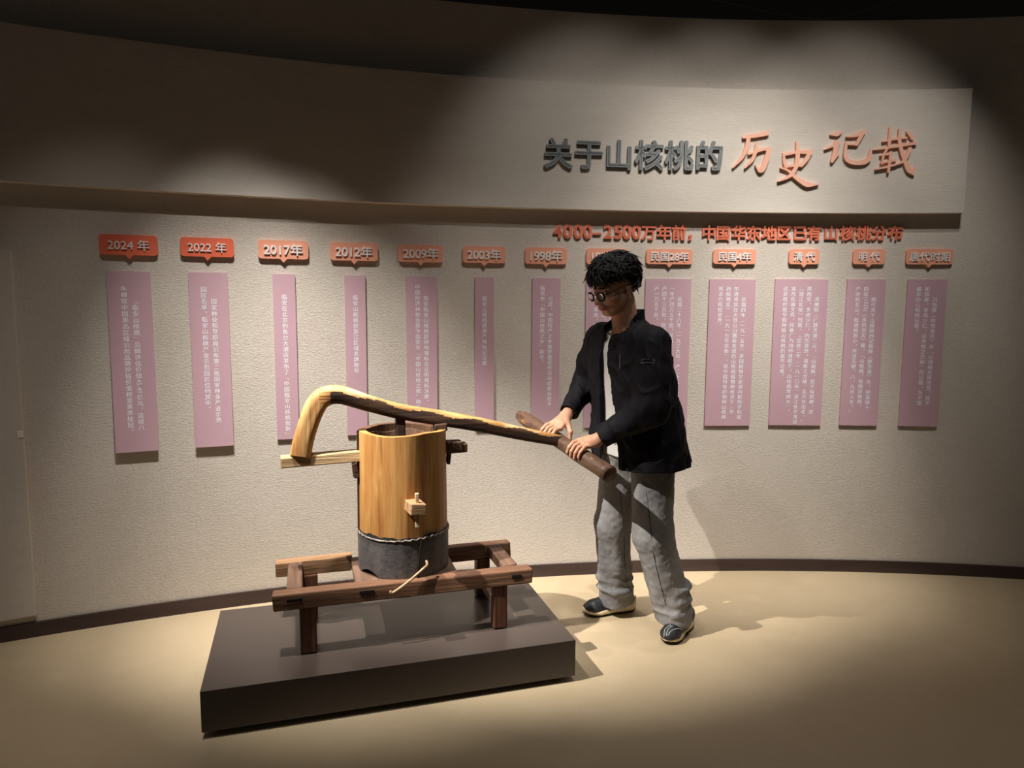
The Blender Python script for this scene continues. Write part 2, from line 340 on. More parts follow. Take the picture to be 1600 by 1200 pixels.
PANELS = [(-3.452, -3.276, 1.642, 0.815, ['“临安山核桃”品牌评估价值45.49亿元，连续八', '年蝉联中国果品区域公用品牌评估价值榜坚果类桂冠。']),
    (-3.117, -2.948, 1.644, 0.816, ['国家林业和草原局公布第二批国家林业产业示范', '园区名单，临安山核桃产业示范园区位列其中。']),
    (-2.745, -2.641, 1.643, 0.831, ['临安在北京钓鱼台大酒店发布了“中国临安山核桃指数”']),
    (-2.404, -2.303, 1.643, 0.835, ['临安山核桃获浙江区域名牌称号']),
    (-2.096, -1.942, 1.643, 0.838, ['临安临安山核桃获得地理标志证明商标注册，', '中国经济林协会授予临安市“中国山核桃之都”称号']),
    (-1.741, -1.640, 1.644, 0.835, ['临安山核桃获原产地标记注册']),
    (-1.434, -1.281, 1.644, 0.836, ['七月，中国特产之乡推荐暨宣传活动组委会授予', '临安市“中国山核桃之乡”称号。']),
    (-1.140, -0.899, 1.645, 0.835, ['山核桃木材坚韧，可供军工', '农具，家具，船舶等多种用', '材，果仁榨油，果壳制炭', '，榨糖，车床，铁锤木']),
    (-0.812, -0.559, 1.647, 0.835, ['民国二十八年（一九三九年）产二千五百担，三十', '一年产四万五千担，民国三十二年歉收，只', '产四千三百担，民国三十五年', '产一万五千担。']),
    (-0.457, -0.202, 1.648, 0.840, ['民国四年（一九一五年）英国植物学家洒内斯特亨利威', '尔逊将其在天目山山麓新发现的山核桃植物种收录于《华', '西植物志》（一九一七年出版），将中国特有的物种山核桃', '首次介绍给世界。']),
    (-0.094, 0.195, 1.651, 0.843, ['清康熙《广群芳谱》云，“山胡桃，底平似槟榔，皮', '厚而坚，多肉少仁，内壳甚厚，须椎之方破，北方亦出者。”', '《浙江宣报》刊载，“宣统二年（一九一〇年）浙江省农事试', '准昌化谕文喜，择桑广为劝种首植千，山核桃等树木”。', '这是政府最早倡种植山核桃的最早记载。']),
    (0.298, 0.502, 1.652, 0.846, ['明代关于山核桃的记载除《群芳谱》外，明嘉靖十', '四年(1535)《余杭县志》载，“山核桃，俗称沙核桃，', '产余杭北山。似胡桃而小，壳坚无棱，八、九月入市。”']),
    (0.619, 0.824, 1.653, 0.847, ['刘恂撰《岭表录异》有“山胡桃皮厚而坚，底平', '如槟榔，多肉少仁，以斧槌之方破”的记载，为中国', '最早的山核桃记载。'])]
PDESC = ['with two text columns under the 2024 tag, foot curling out', 'with two text columns under the 2022 tag, foot curling out', 'with one long column of white text under the 2017 tag', 'with one text column under the 2012 tag, beside the pole bend',
    'with two text columns under the 2009 tag, behind the press lever', 'with one short column of white text under the 2003 tag', 'with two text columns under the 1998 tag', 'mostly hidden behind the person in the black jacket',
    'with four columns of text, partly covered by the black jacket shoulder', 'with four columns of white text under the 民国4年 tag', 'widest of the row, with five columns of text under the 清代 tag', 'with three columns of white text under the 明代 tag', 'rightmost of the row, with three columns of text under the 唐代时期 tag']
for i, (t0, t1, z1, z0, cols) in enumerate(PANELS):
    o = wall_empty('text_panel', (t0+t1)/2, z0, 0.0); w, h = t1-t0, z1-z0
    curl = {0: 0.012, 1: 0.009}.get(i, 0.0); base = 0.002; th = 0.010
    V = []; F = []; n = 24
    def off(y): return curl*max(0, 1-y/0.55)**2.0
    for k in range(n+1):
        y = h*k/n; q = off(y)
        V += [(-w/2, y, base+q), (w/2, y, base+q), (w/2, y, base+th+q), (-w/2, y, base+th+q)]
    for k in range(n):
        for a in range(4): F.append((4*k+a, 4*k+(a+1) % 4, 4*k+4+(a+1) % 4, 4*k+4+a))
    F += [(3, 2, 1, 0), (4*n, 4*n+1, 4*n+2, 4*n+3)]
    b = pyobj('panel_board', V, F, [M['mauve'], M['mauve_side']], o)
    b.data.polygons[len(F)-2].material_index = 1 if i < 2 else 0
    L = Lump(); nc = len(cols); tp = 0.064 if i < 2 else 0.038
    xs = [((nc-1)/2-k)*0.0432 for k in range(nc)]
    ys = [h-tp-(0.057 if k == 0 else 0) for k in range(nc)]
    if i == 7: ys = [h-tp]*nc
    vertical_text(L, cols, xs, ys, 0.0268, 0.0283, base+th+0.0006)
    for arr in L.v:
        if curl: arr[:, 2] += np.array([off(max(0, y)) for y in arr[:, 1]])
    L.obj('panel_text', M['print_white'], o)
    tag(o, 'mauve text panel ' + PDESC[i], 'sign', 'mauve text panels in a row on the wall')
# title on the raised band
TZ = 0.06
def letter(name, s, t, z, size, depth, m, label, cat, group, bold, off, xs=1.0):
    o = None
    v, f = gl(s, 0.5, 0.0, 5); v, f = fat(v, f, bold); mn, mx = v.min(0), v.max(0)
    if ord(s) > 0x2E00 and s not in '，': v = v-np.array([0.5, 0.38, 0])
    else: v = v-np.array([(mn[0]+mx[0])/2, 0.38, 0])
    v[:, 0] *= size*xs; v[:, 1] *= size; v[:, 2] *= depth
    e = pyobj(name, v, f, m); e.location = wp(t, z, off+depth/2+0.001); e.rotation_euler = (R(90), 0, -t/RW)
    return tag(e, label, cat, group)
for i, ch in enumerate('关于山核桃的'):
    letter('title_character', ch, -1.316+0.1623*i, 2.278+0.0016*i, 0.158, 0.014, M['steel'], 'large dark grey metal character %s of the title on the plaster band' % ch, 'letter', 'dark grey title characters', 0.026, TZ)
LINE = '4000–2500万年前，中国华东地区已有山核桃分布'
LX = [872, 888, 904, 919, 934, 951, 967, 981, 996, 1015.5, 1040, 1063.5, 1081.5, 1111, 1133.5, 1158.5, 1182, 1206, 1229.5, 1254.5, 1277, 1303, 1328, 1353, 1376.5, 1401.5]
seen = {}
nth = ['first', 'second', 'third', 'fourth', 'fifth', 'sixth']
for ch, x in zip(LINE, LX):
    t = -1.325+(x-865)*0.003473; z = 1.890+0.012*(x-865)/547
    k = seen.get(ch, 0); seen[ch] = k+1
    nm = {'–': 'dash', '，': 'comma'}.get(ch, ch)
    kind = 'digit' if ch.isdigit() else ('mark' if ch in '–，' else 'character')
    many = LINE.count(ch) > 1
    lab = 'orange red raised %s %s in the line half in shadow below the plaster band' % (kind, nm) if not many else '%s orange red raised %s %s in the line half in shadow below the plaster band' % (nth[k], kind, nm)
    if kind == 'digit': letter('line_digit', ch, t, z+0.004, 0.098, 0.009, M['line_orange'], lab, 'letter', 'orange characters below the band', 0.025, 0.001)
    else: letter('line_' + kind, ch, t, z, 0.083, 0.009, M['line_orange'], lab, 'letter', 'orange characters below the band', 0.028, 0.001)
# brush characters: strokes as tapered ribbons (points and widths in a common drawing grid)
BR = {
 '历': [([(200, 165), (290, 152), (375, 135)], [20, 28, 30]), ([(238, 155), (228, 230), (195, 310), (130, 385)], [30, 30, 24, 8]), ([(245, 285), (310, 262), (355, 248), (392, 248)], [14, 22, 22, 28]),
       ([(392, 248), (378, 320), (352, 390), (330, 405), (297, 366)], [30, 38, 38, 26, 6]), ([(303, 205), (292, 270), (268, 330), (220, 388)], [20, 26, 24, 6])],
 '史': [([(505, 275), (515, 335), (528, 378)], [12, 24, 20]), ([(515, 288), (600, 268), (705, 268)], [16, 24, 30]), ([(702, 262), (675, 320), (640, 368)], [32, 30, 20]), ([(528, 372), (640, 362)], [18, 18]),
       ([(600, 195), (610, 280), (600, 380), (560, 440), (475, 482)], [16, 32, 30, 26, 8]), ([(488, 382), (545, 403), (600, 450), (690, 502), (775, 500)], [8, 14, 24, 38, 6])],
 '记': [([(848, 140), (895, 136), (928, 120)], [10, 34, 10]), ([(812, 246), (870, 218), (905, 200)], [8, 22, 30]), ([(895, 200), (885, 270), (870, 328)], [38, 32, 24]), ([(868, 335), (918, 275)], [20, 6]),
       ([(965, 155), (1030, 145), (1090, 118)], [8, 26, 26]), ([(1088, 118), (1062, 165), (1040, 212)], [26, 28, 20]), ([(1040, 212), (965, 208)], [14, 12]), ([(965, 198), (962, 295), (1005, 338), (1090, 342), (1135, 312), (1142, 245)], [18, 24, 28, 34, 36, 6])],
 '载': [([(1232, 190), (1320, 172), (1400, 165)], [12, 18, 14]), ([(1278, 92), (1278, 215)], [18, 22]), ([(1170, 250), (1260, 236), (1370, 218), (1465, 205)], [8, 18, 22, 20]), ([(1345, 105), (1352, 200), (1388, 310), (1430, 395), (1462, 420)], [16, 26, 28, 36, 22]),
       ([(1462, 425), (1470, 375)], [20, 6]), ([(1428, 245), (1395, 325), (1338, 360)], [28, 22, 6]), ([(1398, 122), (1425, 145), (1442, 172)], [10, 28, 22]), ([(1222, 292), (1300, 276)], [10, 18]), ([(1262, 245), (1240, 300), (1236, 350)], [14, 16, 14]),
       ([(1230, 346), (1330, 325)], [12, 16]), ([(1292, 270), (1284, 408)], [20, 18]), ([(1192, 392), (1260, 376), (1335, 358)], [8, 18, 12])]}
for ch, strokes in BR.items():
    xs = [p[0] for st in strokes for p in st[0]]; cx = (min(xs)+max(xs))/2
    px = 1120+cx/4.706; t = -0.376+(px-1147)*0.003366; L = Lump()
    for k, (pts, ws) in enumerate(strokes):
        n = 6; P = catmull([(p[0], p[1], 0) for p in pts], n); Wd = np.interp(np.linspace(0, len(pts)-1, len(P)), range(len(pts)), ws)
        lft, rgt = [], []
        for j, p in enumerate(P):
            d = (P[min(j+1, len(P)-1)]-P[max(j-1, 0)]).normalized(); nn = Vector((-d.y, d.x, 0))
            lft.append(p+nn*Wd[j]/2); rgt.append(p-nn*Wd[j]/2)
        d0 = (P[0]-P[1]).normalized(); d1 = (P[-1]-P[-2]).normalized()
        cap1 = [P[-1]+(d1*math.sin(a)+Vector((-d1.y, d1.x, 0))*math.cos(a))*Wd[-1]/2 for a in (R(45), R(90), R(135))]
        cap0 = [P[0]+(d0*math.sin(a)+Vector((-d0.y, d0.x, 0))*math.cos(a))*Wd[0]/2 for a in (R(45), R(90), R(135))]
        def cv(p): return ((p.x-cx)/4.706*0.003366, 2.418-(180+p.y/4.706-205)*0.00333)
        # quads along the ribbon, plus end caps
        q = len(P); A = [cv(p) for p in lft]; B = [cv(p) for p in rgt]; C1 = [cv(p) for p in cap1]; C0 = [cv(p) for p in cap0]
        zt, zb = 0.014+0.0002*k, 0.0
        V = [(x, y, zb) for x, y in A+B+C1+C0]+[(x, y, zt) for x, y in A+B+C1+C0]; N = len(V)//2
        ring = list(range(q)) + [2*q, 2*q+1, 2*q+2] + list(range(2*q-1, q-1, -1)) + [2*q+3, 2*q+4, 2*q+5]
        F = [(a, b, b+N, a+N) for a, b in zip(ring, ring[1:]+ring[:1])]
        for off_ in (0, N):
            for j in range(q-1): F.append((j+off_, j+1+off_, q+j+1+off_, q+j+off_))
            F.append((q-1+off_, 2*q+off_, 2*q+1+off_, 2*q+2+off_, 2*q-1+off_)); F.append((q+off_, 2*q+3+off_, 2*q+4+off_, 2*q+5+off_, 0+off_))
        L.add(np.array(V), F)
    o = L.obj('brush_character', M['brush'], None)
    o.location = wp(t, 0, TZ+0.001); o.rotation_euler = (R(90), 0, -t/RW)
    bmx = bmesh.new(); bmx.from_mesh(o.data); bmesh.ops.recalc_face_normals(bmx, faces=bmx.faces); bmx.to_mesh(o.data); bmx.free()
    # put the origin at the character, not at the floor
    zc = 2.3
    for v in o.data.vertices: v.co.y -= zc
    o.location.z = zc
    tag(o, 'large peach brush script character %s of the title on the plaster band' % ch, 'letter', 'peach brush title characters')

# ------------------------------------------------------------------ plinth and press, in the plinth's own frame (a along the front, b to the back)
PO = Vector((-1.065, 2.303, 0)); PU = Vector((0.958, 0.287, 0)); PV = Vector((-0.287, 0.958, 0)); PA = math.atan2(0.287, 0.958)
def pw(a, b, z): return PO+PU*a+PV*b+Vector((0, 0, z))
ZT = 0.175
pl = empty('display_plinth', pw(0.692, 0.34, 0), PA)
boxobj('plinth_slab', (0, 0, 0.1), (1.384, 0.68, 0.15), M['plinth'], pl, 0.002)
boxobj('recessed_base', (0, 0, 0.0125), (1.30, 0.60, 0.025), M['shadow_gap'], pl, 0)
tag(pl, 'low black display plinth on the beige floor under the wooden press', 'plinth')
# bench
bn = empty('wooden_bench_stand', pw(0.745, 0.36, ZT), PA)
BX, BY = 0.745, 0.36
def bb(name, a0, a1, b0, b1, z0, z1, m, bev=0.004, jit=0.003, seed=1, parent=None):
    p = parent or bn
    return boxobj(name, ((a0+a1)/2-BX, (b0+b1)/2-BY, (z0+z1)/2-ZT), (a1-a0, b1-b0, z1-z0), m, p, bev, jit, None, seed)
fr = bb('front_rail', 0.237, 1.255, 0.165, 0.232, 0.359, 0.421, M['bench'], 0.006, 0.003, 2)
for k, (a0, a1, z) in enumerate(((0.288, 0.345, 0.400), (0.555, 0.61, 0.402), (1.165, 1.205, 0.401))):
    h = boxobj('mortise', ((a0+a1)/2-BX, 0.1645-BY, z-0.003-ZT), (a1-a0, 0.004, 0.013), M['dark_hole'], fr, 0.001)
bb('back_rail', 0.74, 1.262, 0.503, 0.555, 0.352, 0.421, M['bench'], 0.006, 0.003, 3)
bb('repair_board', 0.240, 0.550, 0.505, 0.562, 0.364, 0.424, M['patch'], 0.004, 0.003, 4)['label'] = 'lighter brown repaired piece of the back rail'
bb('rail_tenon', 0.545, 0.745, 0.515, 0.548, 0.368, 0.405, M['bench'], 0.003, 0.002, 5)
bb('cross_bar', 0.288, 0.345, 0.228, 0.508, 0.378, 0.4215, M['bench_y'], 0.005, 0.003, 6)
bb('cross_bar', 1.15, 1.21, 0.228, 0.508, 0.378, 0.4235, M['bench_y'], 0.005, 0.004, 7)
bb('cross_bar', 0.545, 0.66, 0.228, 0.512, 0.385, 0.4195, M['bench_y'], 0.005, 0.002, 8)
bb('cross_bar', 0.85, 0.955, 0.228, 0.508, 0.385, 0.4195, M['bench_y'], 0.005, 0.002, 9)
bb('stretcher', 1.11, 1.145, 0.225, 0.51, 0.235, 0.275, M['bench_y'], 0.004, 0.003, 21)
for k, (a, b) in enumerate(((0.333, 0.172), (1.092, 0.172), (0.346, 0.50), (1.102, 0.50))):
    bb('leg', a, a+0.06, b, b+0.052, ZT+0.0025, 0.362, M['bench_leg'], 0.005, 0.002, 10+k)
bb('hanging_block', 0.705, 0.775, 0.30, 0.40, 0.30, 0.386, M['bench_leg'], 0.008, 0.003, 15)
tag(bn, 'low dark wooden trestle frame on the black plinth carrying the press barrel', 'stand')
# the press itself
AX, AY, AZ = 0.756, 0.383, 0.4215
pr = empty('lever_press', pw(AX, AY, AZ), PA)
def shell(name, th0, th1, ro0, ro1, thick, z0, zt, m, parent, n=48, nz=14, wob=0.0, seed=0, bot=None, flat=None, sharp=50):
    """curved stave between angles (degrees, 0 = towards the viewer side -b, positive to the right +a)"""
    rng = random.Random(seed); V = []; F = []; ph = [rng.uniform(0, 6) for _ in range(6)]
    for i in range(n+1):
        th = R(th0+(th1-th0)*i/n); top = zt(th); b0 = bot(th) if bot else z0
        w = 1+wob*(math.sin(4*th+ph[0])+0.6*math.sin(9*th+ph[1])+0.4*math.sin(17*th+ph[2]))
        if flat and flat[0] <= math.degrees(th) <= flat[1]: w *= math.cos(R((flat[1]-flat[0])/2))/math.cos(th-R((flat[0]+flat[1])/2))
        ring = []
        for k in range(nz+1):
            f = k/nz; r = (ro0+(ro1-ro0)*f)*w; ring.append((r, b0+(top-b0)*f))
        for k in range(nz, -1, -1):
            f = k/nz; ring.append(((ro0+(ro1-ro0)*f)*w-thick, b0+(top-b0)*f))
        for r, z in ring: V.append((r*math.sin(th), -r*math.cos(th), z-AZ))
    K = 2*(nz+1)
    for i in range(n):
        for k in range(K): F.append((i*K+k, i*K+(k+1) % K, (i+1)*K+(k+1) % K, (i+1)*K+k))
    F += [tuple(range(K-1, -1, -1)), tuple(n*K+k for k in range(K))]
    if th1-th0 >= 360: F = F[:-2]
    o = pyobj(name, V, F, m, parent); return autosmooth(o, sharp)
fs = shell('front_stave', -84, 92, 0.182, 0.177, 0.027, 0.56, lambda t: 0.991+0.004*math.sin(3*t)+(0.012 if t > 1.42 else 0), M['honey'], pr, 88, 14, 0.003, 4, None, (12, 46), 9)
def back_top(t): return 0.986+0.004*math.sin(2*t+1)
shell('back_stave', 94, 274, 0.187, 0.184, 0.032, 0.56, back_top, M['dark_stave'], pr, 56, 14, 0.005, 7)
shell('inner_lining', 0, 360, 0.153, 0.153, 0.006, 0.50, lambda t: 0.962+0.006*math.sin(5*t), M['old_inside'], pr, 48, 10, 0.006, 9)
bm = bmesh.new(); bmesh.ops.create_cone(bm, cap_ends=True, segments=40, radius1=0.16, radius2=0.16, depth=0.02, matrix=Matrix.Translation((0, 0, 0.66-AZ))); bmobj('barrel_floor', bm, M['old_inside'], pr)
boxobj('rim_lip', (0.155, -0.012, 0.995-AZ), (0.05, 0.05, 0.03), M['soot'], pr, 0.006, 0.004)
# lower sheet band with a scalloped upper edge and a chipped foot
def band_top(t): return 0.577+0.004*abs(math.sin(t*21))+0.003*math.sin(3*t)
def band_bot(t):
    d = math.degrees(t) % 360
    return AZ + (0.022*max(0, math.sin(R((d-285)*180/35))) if 285 < d < 320 else 0) + 0.001*abs(math.sin(9*t))
lb = shell('lower_band', 0, 360, 0.1865, 0.1865, 0.012, AZ, band_top, M['band'], pr, 180, 8, 0.003, 12, band_bot)
# tarred strip of wood showing just above the band and the dark seam down the band
shell('tar_strip', -82, 90, 0.1832, 0.1832, 0.004, 0.565, lambda t: 0.588+0.003*math.sin(5*t)+0.003*math.sin(13*t+1)+0.0015*math.sin(31*t)-(0.007 if 0.0 < t < 0.32 else 0), M['black_tar'], pr, 70, 3, 0.002, 3)
P = [((0.1885+0.0005)*math.sin(R(a)), -(0.1885+0.0005)*math.cos(R(a)), z-AZ) for a, z in ((13, 0.575), (12.2, 0.53), (10.5, 0.48), (9, 0.424))]
sweep('band_seam', P, 0.0032, M['dark_hole'], lb, 8)
# rope-like pale edge of the band
P = [(0.1885*math.sin(R(a)), -0.1885*math.cos(R(a)), band_top(R(a))-AZ-0.002+0.002*math.sin(R(a)*40)) for a in range(-100, 101, 2)]
sweep('band_lip', P, 0.0030, M['band_edge'], lb, 8, noise=0.25)
# beam through the barrel
bw = Matrix.Rotation(R(-1.6), 3, 'Y')
boxobj('through_beam', (-0.30, 0, 0.886-AZ), (0.36, 0.055, 0.044), M['new_wood'], pr, 0.005, 0.003, bw, 3)
boxobj('through_beam', (0.07, 0, 0.897-AZ), (0.40, 0.05, 0.04), M['soot'], pr, 0.005, 0.002, bw, 5)
boxobj('through_beam', (0.215, 0, 0.906-AZ), (0.065, 0.058, 0.05), M['soot'], pr, 0.006, 0.004, bw, 6)['label'] = 'dark stub of the beam end'
boxobj('wedge', (-0.192, -0.005, 0.832-AZ), (0.02, 0.05, 0.06), M['soot'], pr, 0.003, 0.004, Matrix.Rotation(R(-8), 3, 'Y'), 7)
boxobj('wedge', (0.192, -0.005, 0.862-AZ), (0.016, 0.04, 0.05), M['soot'], pr, 0.003, 0.003, Matrix.Rotation(R(6), 3, 'Y'), 8)
# lever pole
LP = [(0.352, .383, 0.902, .041), (0.362, .383, 0.955, .040), (0.385, .383, 1.03, .039), (0.412, .383, 1.095, .040), (0.447, .383, 1.132, .040), (0.51, .383, 1.140, .036), (0.62, .383, 1.103, .033), (0.755, .383, 1.062, .031), (0.92, .384, 1.028, .0315), (1.086, .386, 0.993, .031), (1.26, .389, 0.950, .028), (1.452, .392, 0.905, .025)]
pts = catmull([(a-AX, b-AY, z-AZ) for a, b, z, r in LP], 14); rr = np.interp(np.linspace(0, len(LP)-1, len(pts)), range(len(LP)), [r for _, _, _, r in LP])
lv = sweep('lever_pole', pts, [(float(r)*0.98, float(r)) for r in rr], [M['lever'], M['soot'], M['lever_foot']], pr, 44, 3.4, 0.03, 5)
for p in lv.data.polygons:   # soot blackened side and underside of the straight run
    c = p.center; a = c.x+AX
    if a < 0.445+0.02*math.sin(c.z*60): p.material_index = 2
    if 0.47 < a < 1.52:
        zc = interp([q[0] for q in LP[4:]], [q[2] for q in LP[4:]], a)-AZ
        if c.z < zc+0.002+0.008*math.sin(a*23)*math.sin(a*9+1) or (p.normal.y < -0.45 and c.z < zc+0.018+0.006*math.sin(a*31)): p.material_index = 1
# plunger
boxobj('plunger_rod', (-0.008, 0, 0.88-AZ), (0.036, 0.036, 0.34), M['soot'], pr, 0.004, 0.002)
# cross handle at the free end
b0 = Vector((1.352-AX, 0.68-AY, 0.981-AZ)); b1 = Vector((1.563-AX, 0.10-AY, 0.815-AZ))
n = 22; BP = [b0.lerp(b1, i/n) for i in range(n+1)]
br = [0.0300+0.004*i/n+0.0010*math.sin(i*0.9) for i in range(n+1)]; br[0] = 0.022; br[1] = 0.028
hb = sweep('cross_handle', BP, br, M['bar'], pr, 22, 2.3, 0.03, 8, jag=0.003)
# square bracket block with a peg on the front
bk = boxobj('bracket_block', (0.772-AX, 0.158-AY, 0.722-AZ), (0.062, 0.09, 0.046), M['patch'], pr, 0.004, 0.004, Matrix.Rotation(R(6), 3, 'Z'), 5)
boxobj('locking_peg', (0.775-AX, 0.135-AY, 0.715-AZ), (0.014, 0.014, 0.135), M['peg'], bk, 0.003, 0.001)
tag(pr, 'wooden barrel press with a long bent lever pole and cross handle', 'press')
# thin stick lying against the front rail
sp = [pw(0.673, 0.150, 0.392)+Vector((-.003, 0, 0.006)), pw(0.680, 0.150, 0.391), pw(0.735, 0.152, 0.424), pw(0.800, 0.160, 0.470), pw(0.817, 0.166, 0.482), pw(0.818, 0.185, 0.492)]
so = pw(0.745, 0.155, 0.43)
st = sweep('thin_stick', [p-so for p in catmull(sp, 5)], 0.0052, M['peg'], None, 10, noise=0.06, seed=4); st.location = so
tag(st, 'thin pale stick hooked across the front rail against the grey barrel foot', 'stick')

# ------------------------------------------------------------------ the person: smooth distance fields meshed with surface nets
_rs = np.random.RandomState(7); _tab = _rs.rand(32, 32, 32).astype(np.float32)
def vnoise(P):
    i = np.floor(P).astype(np.int64); f = (P-i).astype(np.float32); f = f*f*(3-2*f); out = 0
    for dx in (0, 1):
        wx = f[:, 0] if dx else 1-f[:, 0]
        for dy in (0, 1):
            wy = f[:, 1] if dy else 1-f[:, 1]
            for dz in (0, 1):
                wz = f[:, 2] if dz else 1-f[:, 2]
                out = out + wx*wy*wz*_tab[(i[:, 0]+dx) & 31, (i[:, 1]+dy) & 31, (i[:, 2]+dz) & 31]
    return out*2-1
def A3(*p): return np.array(p, dtype=np.float64)
def cap(a, b, ra, rb=None):
    a = np.asarray(a, float); b = np.asarray(b, float); rb = ra if rb is None else rb; ab = b-a; L = ab@ab+1e-12
    def f(P):
        h = np.clip((P-a)@ab/L, 0, 1); return np.linalg.norm(P-a-h[:, None]*ab, axis=1)-(ra+h*(rb-ra))
    return f
def ell(c, r, B=None):
    c = np.asarray(c, float); r = np.asarray(r, float)
    def f(P):
        q = P-c
        if B is not None: q = q@B
        k0 = np.linalg.norm(q/r, axis=1); k1 = np.linalg.norm(q/(r*r), axis=1)+1e-9; return k0*(k0-1)/k1
    return f
def smin(a, b, k):
    if k <= 0: return np.minimum(a, b)
    h = np.clip(0.5+0.5*(b-a)/k, 0, 1); return b+(a-b)*h-k*h*(1-h)
class Field:
    """list of (op, f, k); optional finishing function applied to the result"""
    def __init__(s, post=None): s.p = []; s.post = post
    def u(s, f, k=0.01): s.p.append(('u', f, k)); return s
    def sub(s, f, k=0.005): s.p.append(('s', f, k)); return s
    def inter(s, f, k=0.003): s.p.append(('i', f, k)); return s
    def __call__(s, P, act=None):
        d = np.full(len(P), 1.0)
        for j, (op, f, k) in enumerate(s.p):
            if act is not None and not act[j]: continue
            v = f(P)
            if op == 'u': d = smin(d, v, k)
            elif op == 's': d = -smin(-d, v, k)
            else: d = -smin(-d, -v, k)
        return s.post(P, d) if s.post else d
def surface(F, lo, hi, h):
    lo = np.asarray(lo, float); B = 12; n = np.ceil((np.asarray(hi)-lo)/h/B).astype(int); N = n*B
    bi = np.stack(np.meshgrid(*[np.arange(k) for k in n], indexing='ij'), -1).reshape(-1, 3)
    cen = lo+(bi*B+(B-1)/2)*h; rad = B*h*0.87
    vals = [f(cen) for _, f, _ in F.p]; d = F(cen)
    fld = np.repeat(np.repeat(np.repeat(d.reshape(n).astype(np.float32), B, 0), B, 1), B, 2)
    loc = np.stack(np.meshgrid(*[np.arange(B)]*3, indexing='ij'), -1).reshape(-1, 3)*h
    for q in np.nonzero(np.abs(d) < rad*1.5+0.02)[0]:
        act = [op == 'i' or v[q] < rad+0.06 for (op, f, k), v in zip(F.p, vals)]
        i, j, k = bi[q]*B
        fld[i:i+B, j:j+B, k:k+B] = F(lo+bi[q]*B*h+loc, act).reshape(B, B, B)
    s = fld < 0
    sl = lambda o: tuple(slice(a, a+m-1) for a, m in zip(o, N))
    cnt = sum(s[sl(o)].astype(np.uint8) for o in [(x, y, z) for x in (0, 1) for y in (0, 1) for z in (0, 1)])
    ci = np.argwhere((cnt > 0) & (cnt < 8)); idx = -np.ones(tuple(N-1), np.int32); idx[tuple(ci.T)] = np.arange(len(ci))
    acc = np.zeros((len(ci), 3)); num = np.zeros(len(ci))
    cs = [np.array(o) for o in [(x, y, z) for x in (0, 1) for y in (0, 1) for z in (0, 1)]]
    for a in cs:
        for ax in range(3):
            if a[ax]: continue
            b = a.copy(); b[ax] = 1
            va = fld[tuple((ci+a).T)]; vb = fld[tuple((ci+b).T)]; m = (va < 0) != (vb < 0)
            t = np.where(m, va/np.where(m, va-vb, 1), 0); p = a+np.outer(t, np.eye(3)[ax]); acc[m] += p[m]; num[m] += 1
    V = lo+(ci+acc/num[:, None])*h; Fc = []
    for ax in range(3):
        u, w = (ax+1) % 3, (ax+2) % 3; o = np.eye(3, dtype=int)
        m = s[tuple(slice(1, N[k]-1) if k != ax else slice(0, N[k]-1) for k in range(3))] != s[tuple(slice(1, N[k]-1) if k != ax else slice(1, N[k]) for k in range(3))]
        e = np.argwhere(m); e[:, u] += 1; e[:, w] += 1
        q = [idx[tuple((e-c).T)] for c in (o[u]+o[w], o[w], 0*o[u], o[u])]
        fc = np.stack(q, 1); ins = s[tuple(e.T)]; fc[~ins] = fc[~ins][:, ::-1]; Fc.append(fc[(fc >= 0).all(1)])
    return V, np.concatenate(Fc)
def npobj(name, V, Fc, m, parent=None, base=(0, 0, 0)):
    me = bpy.data.meshes.new(name); n = len(Fc); me.vertices.add(len(V)); me.vertices.foreach_set('co', (V-np.asarray(base)).astype(np.float32).ravel())
    me.loops.add(4*n); me.loops.foreach_set('vertex_index', Fc.astype(np.int32).ravel()); me.polygons.add(n)
    me.polygons.foreach_set('loop_start', np.arange(0, 4*n, 4, dtype=np.int32)); me.update(calc_edges=True); me.validate()
    return link(name, me, m, parent, True)
PB = A3(0.60, 3.17, 0.0)                                   # where the person stands
LV = A3(.5889, -.8082, 0); FV = A3(-.8082, -.5889, 0); ZV = A3(0, 0, 1)   # left, forward of the torso
# joints
shL, shR = A3(.600, 3.005, 1.345), A3(.408, 3.295, 1.350)
elL, elR = A3(.575, 2.915, 1.078), A3(.357, 3.375, 1.135)
wrL, wrR = A3(.358, 2.972, .932), A3(.248, 3.205, 1.000)
barF, barN = A3(.035, 3.342, .981), A3(.403, 2.847, .815)
bd = (barN-barF)/np.linalg.norm(barN-barF)                 # along the handle towards the viewer
bs = np.cross(ZV, bd); bs /= np.linalg.norm(bs); bu = np.cross(bd, bs)
if bs[0] < 0: bs = -bs
if bu[2] < 0: bu = -bu                                    # bs: to the person's side (+x), bu: up
RB = 0.0325
def onbar(px_frac): return barF+(barN-barF)*px_frac
def around(c, ang, r, al=0.0):
    a = R(ang); return c+bd*al+(bs*math.cos(a)+bu*math.sin(a))*r
# head frame
HP = R(22); fh = A3(-.86, -.51, 0); fh /= np.linalg.norm(fh); lh = np.cross(ZV, fh)
HF = fh*math.cos(HP)-ZV*math.sin(HP); HU = ZV*math.cos(HP)+fh*math.sin(HP); HC = A3(.440, 3.100, 1.588)
HB = np.stack([HF, lh, HU], 1)
def hd(f, l, u): return HC+HF*f+lh*l+HU*u
body = Field()
